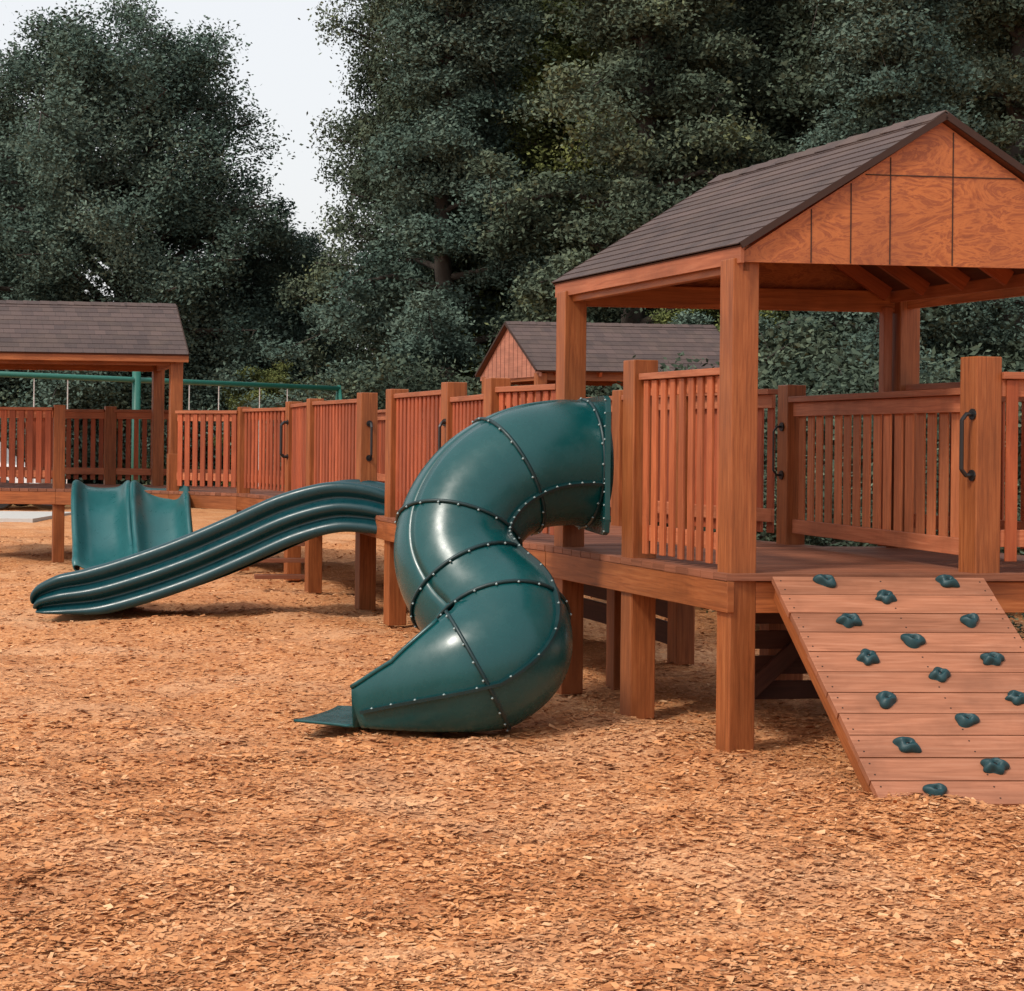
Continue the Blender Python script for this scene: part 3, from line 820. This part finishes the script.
def make_tree(seed, H, R, base, nl, per, size, mat, kind='round', tr=.28):
    r = np.random.default_rng(seed); m = MB(); cl = []
    tp = []; x = y = 0
    for k in range(9):
        tp.append(V((x, y, H * .86 * k / 8))); x += r.normal(0, .12); y += r.normal(0, .12)
    rr_ = [tr * (1 - .9 * k / 8) for k in range(9)]; rr_[0] = tr * 1.35
    m.tube(tp, rr_, 10)
    for k in range(nl):
        f = (k + .5) / nl; h = base + (H - base) * f
        if kind == 'dome':
            h = base + (H * .84 - base) * f; pr = max(.1, 1 - ((f - .32) / .78) ** 2) ** .5
        elif kind == 'round': pr = math.sin(math.pi * min(1, .14 + .84 * f)) ** .6
        else: pr = (1 - f) ** .6 * (.75 + .25 * math.sin(f * 9))
        az = k * 2.399 + r.normal(0, .3); reach = R * max(.12, pr) * r.uniform(.78, .98)
        st = V(polyat(tp, min(1, max(0, (h - reach * .3)) / (H * .86))))
        rise = {'dome': .38 * f + .12, 'round': .35, 'con': .02}[kind] * reach
        en = V((st.x + math.cos(az) * reach, st.y + math.sin(az) * reach, st.z + rise + r.normal(0, .2)))
        mid = st.lerp(en, .5) + V((0, 0, .12 * reach))
        bp = [st, st.lerp(mid, .5), mid, mid.lerp(en, .5), en]
        r0 = .035 + .022 * reach
        m.tube(bp, [r0, r0 * .8, r0 * .6, r0 * .4, .012], 6)
        nc = 3 + int(reach * 1.5)
        for j in range(nc):
            t = .3 + .70 * (j + r.random()) / nc
            q = polyat(bp, min(1, t)); s = r.uniform(.38, .8) * (1.1 if kind == 'dome' else 1)
            jit = r.normal(0, .28 * (.4 + t), 3) * (1.2 if kind == 'dome' else 1)
            q = V((q.x + jit[0] * 1.2, q.y + jit[1] * 1.2, q.z + jit[2]))
            if q.z > .5: cl.append(((q.x, q.y, q.z), s)); m.tube([polyat(bp, min(1, t)), q], [.014, .006], 4)
        q = polyat(bp, .86); cl.append(((q.x, q.y, q.z), .65))
    P = leaves(cl, per, size, r, {'dome': .8, 'round': .6, 'con': .5}[kind], .18 if kind == 'con' else 0)
    lm = fast_mesh('crown', P, np.arange(len(P)).reshape(-1, 4), mat)
    me = bpy.data.meshes.new('trunk'); me.from_pydata(m.v, [], m.f); me.materials.append(BARK)
    me.polygons.foreach_set('use_smooth', [True] * len(me.polygons))
    return me, lm
T_round = make_tree(3, 12.4, 4.5, 1.0, 84, 560, .095, LEAF_A, 'dome')
T_round2 = make_tree(11, 13.0, 4.3, 1.0, 66, 560, .095, LEAF_B, 'dome')
T_con = make_tree(21, 17, 4.4, 1.2, 60, 640, .095, LEAF_B, 'con')
T_con2 = make_tree(33, 16, 4.2, 1.0, 60, 640, .095, LEAF_A, 'con')
T_ol = make_tree(41, 9, 3.2, .5, 34, 400, .13, LEAF_C, 'round', .18)
T_shrub = make_tree(51, 2.6, 1.6, .15, 18, 260, .10, LEAF_B, 'round', .06)
cm = T_round2[1].copy(); cm.materials.clear(); cm.materials.append(LEAF_C); T_yel = (T_round2[0], cm)
def place(name, T, x, y, rot, s, label, cat, group, sz=None):
    e = top(name, label, cat, (x, y, -.02), group)
    e.rotation_euler = (0, 0, rot); e.scale = (s, s, sz or s)
    for me, nm in zip(T, ('trunk', 'crown')):
        o = bpy.data.objects.new(nm, me); COL.objects.link(o); o.parent = e
G1 = 'trees behind the playground'
place('deciduous_tree', T_round, -10.0, 43, 1.4, 1.02, 'tall rounded blue green leafy tree against pale sky', 'tree', G1, 1.04)
place('deciduous_tree', T_round, -15.0, 46, 2.1, .85, 'tall rounded blue green leafy tree against pale sky', 'tree', G1)
place('deciduous_tree', T_round, -6.2, 46, 4.1, .62, 'smaller rounded blue green leafy tree between taller trees', 'tree', G1)
RL = 'tall dense dark green tree beside the playground'
for i, (T, x, y, ro, s) in enumerate([
    (T_con2, -1.4, 37, .5, .99), (T_con, 2.6, 34, 1.9, 1.05), (T_round2, 5.8, 37, .2, 1.15), (T_con, 9.0, 33, 3.3, 1.05), (T_con2, 12.6, 37, 4.0, 1.1),
    (T_round2, 1.6, 44, 2.2, 1.2), (T_con2, 5.2, 44, 5.0, 1.25), (T_round2, 9.8, 43, 1.0, 1.3), (T_con2, 6.2, 29.5, 5.2, .85)]):
    place('evergreen_tree' if T in (T_con, T_con2) else 'deciduous_tree', T, x, y, ro, s, RL, 'tree', G1)
place('deciduous_tree', T_round2, -1.1, 42, 3.4, .88, RL, 'tree', G1, 1.12)
place('deciduous_tree', T_yel, 2.2, 40.5, 1.1, 1.05, 'tall yellow green leafy tree between dark evergreens', 'tree', G1)
for x, y, ro, s in ((-5.6, 41.0, 1, .36), (-8.2, 55, 2, .5), (3.5, 31, 3, .5), (-4.6, 42, 4, .33)):
    place('small_tree', T_ol, x, y, ro, s, 'low olive green tree at the wood edge', 'tree', 'small trees at the wood edge')
for i in range(16):
    x = -3.2 + i * 1.15 + random.uniform(-.3, .3)
    place('shrub', T_shrub, x, 29.5 + random.uniform(-1, 1.8) + (2 if x < 0 else 0), random.uniform(0, 6), random.uniform(.8, 1.25), 'dark green leafy shrub under the trees', 'shrub', 'shrubs under the trees')
for i in range(8):
    x = -17 + i * 1.6
    place('shrub', T_shrub, x, 42 + random.uniform(-1, 1), random.uniform(0, 6), random.uniform(1.0, 1.5) * (.7 if x > -8 else 1), 'dark green leafy shrub under the trees', 'shrub', 'shrubs under the trees')
for x, y, s in ((1.7, 16.5, .62), (2.9, 15.8, .66), (4.2, 16.6, .7), (3.4, 18.5, .8), (5.3, 17.2, .75), (2.3, 19.5, .75), (2.3, 14.2, .42), (3.5, 14.0, .45)):
    place('shrub', T_shrub, x, y, random.uniform(0, 6), s, 'dark green leafy shrub added to darken the view behind the play deck', 'shrub', 'shrubs under the trees')  # shrubs added to darken what shows under and through the deck
r = np.random.default_rng(5); cl = []
for i in range(800):
    x = r.uniform(-40, 45); y = r.uniform(66, 74)
    if x > -3: z = r.random() * 20 * (.75 + .25 * math.sin(x * .9))
    elif x > -8: z = r.random() * 8
    else: z = r.random() * 5.5
    cl.append(((x, y, max(.6, z)), r.uniform(1.2, 2.0)))
P = leaves(cl, 220, .27, r, .8, 0)
o = bpy.data.objects.new('far_wood', fast_mesh('far_wood', P, np.arange(len(P)).reshape(-1, 4), LEAF_B)); COL.objects.link(o)
o['kind'] = 'stuff'; o['label'] = 'distant dark wood closing the view behind the park'; o['category'] = 'woodland'

# ------------------------------------------------------------------ light
S = V((-.50, -.50, .80)).normalized()
w = bpy.data.worlds.new('World'); scene.world = w; w.use_nodes = True
nt = w.node_tree; bg = nt.nodes['Background']; out = nt.nodes['World Output']
sky = nt.nodes.new('ShaderNodeTexSky'); sky.sky_type = 'NISHITA'; sky.sun_disc = False
sky.sun_elevation = math.asin(S.z); sky.sun_rotation = math.atan2(S.x, S.y); sky.dust_density = 6; sky.air_density = 1.2
nt.links.new(sky.outputs[0], bg.inputs[0]); bg.inputs[1].default_value = .05
bg2 = nt.nodes.new('ShaderNodeBackground'); bg2.inputs[0].default_value = (.98, .98, .985, 1); bg2.inputs[1].default_value = .80
ad = nt.nodes.new('ShaderNodeAddShader'); nt.links.new(bg.outputs[0], ad.inputs[0]); nt.links.new(bg2.outputs[0], ad.inputs[1]); nt.links.new(ad.outputs[0], out.inputs[0])
sd = bpy.data.lights.new('sun', 'SUN'); sd.energy = 2.3; sd.angle = math.radians(9); sd.color = (1, .94, .85)
so = bpy.data.objects.new('sun', sd); COL.objects.link(so); so.rotation_euler = (-S).to_track_quat('-Z', 'Y').to_euler(); so.location = (-5, -5, 12)

# ------------------------------------------------------------------ camera
cd = bpy.data.cameras.new('camera'); cam = bpy.data.objects.new('camera', cd); COL.objects.link(cam)
cd.sensor_width = 36; cd.lens = 36 * 1766 / 1024; cd.shift_y = -55.5 / 1024; cd.clip_end = 1500; cd.clip_start = .05
cam.matrix_world = Matrix.Translation((0, 0, 1.5)) @ Matrix.Rotation(math.pi / 2, 4, 'X') @ Matrix.Rotation(math.radians(.6), 4, 'Z')
scene.camera = cam
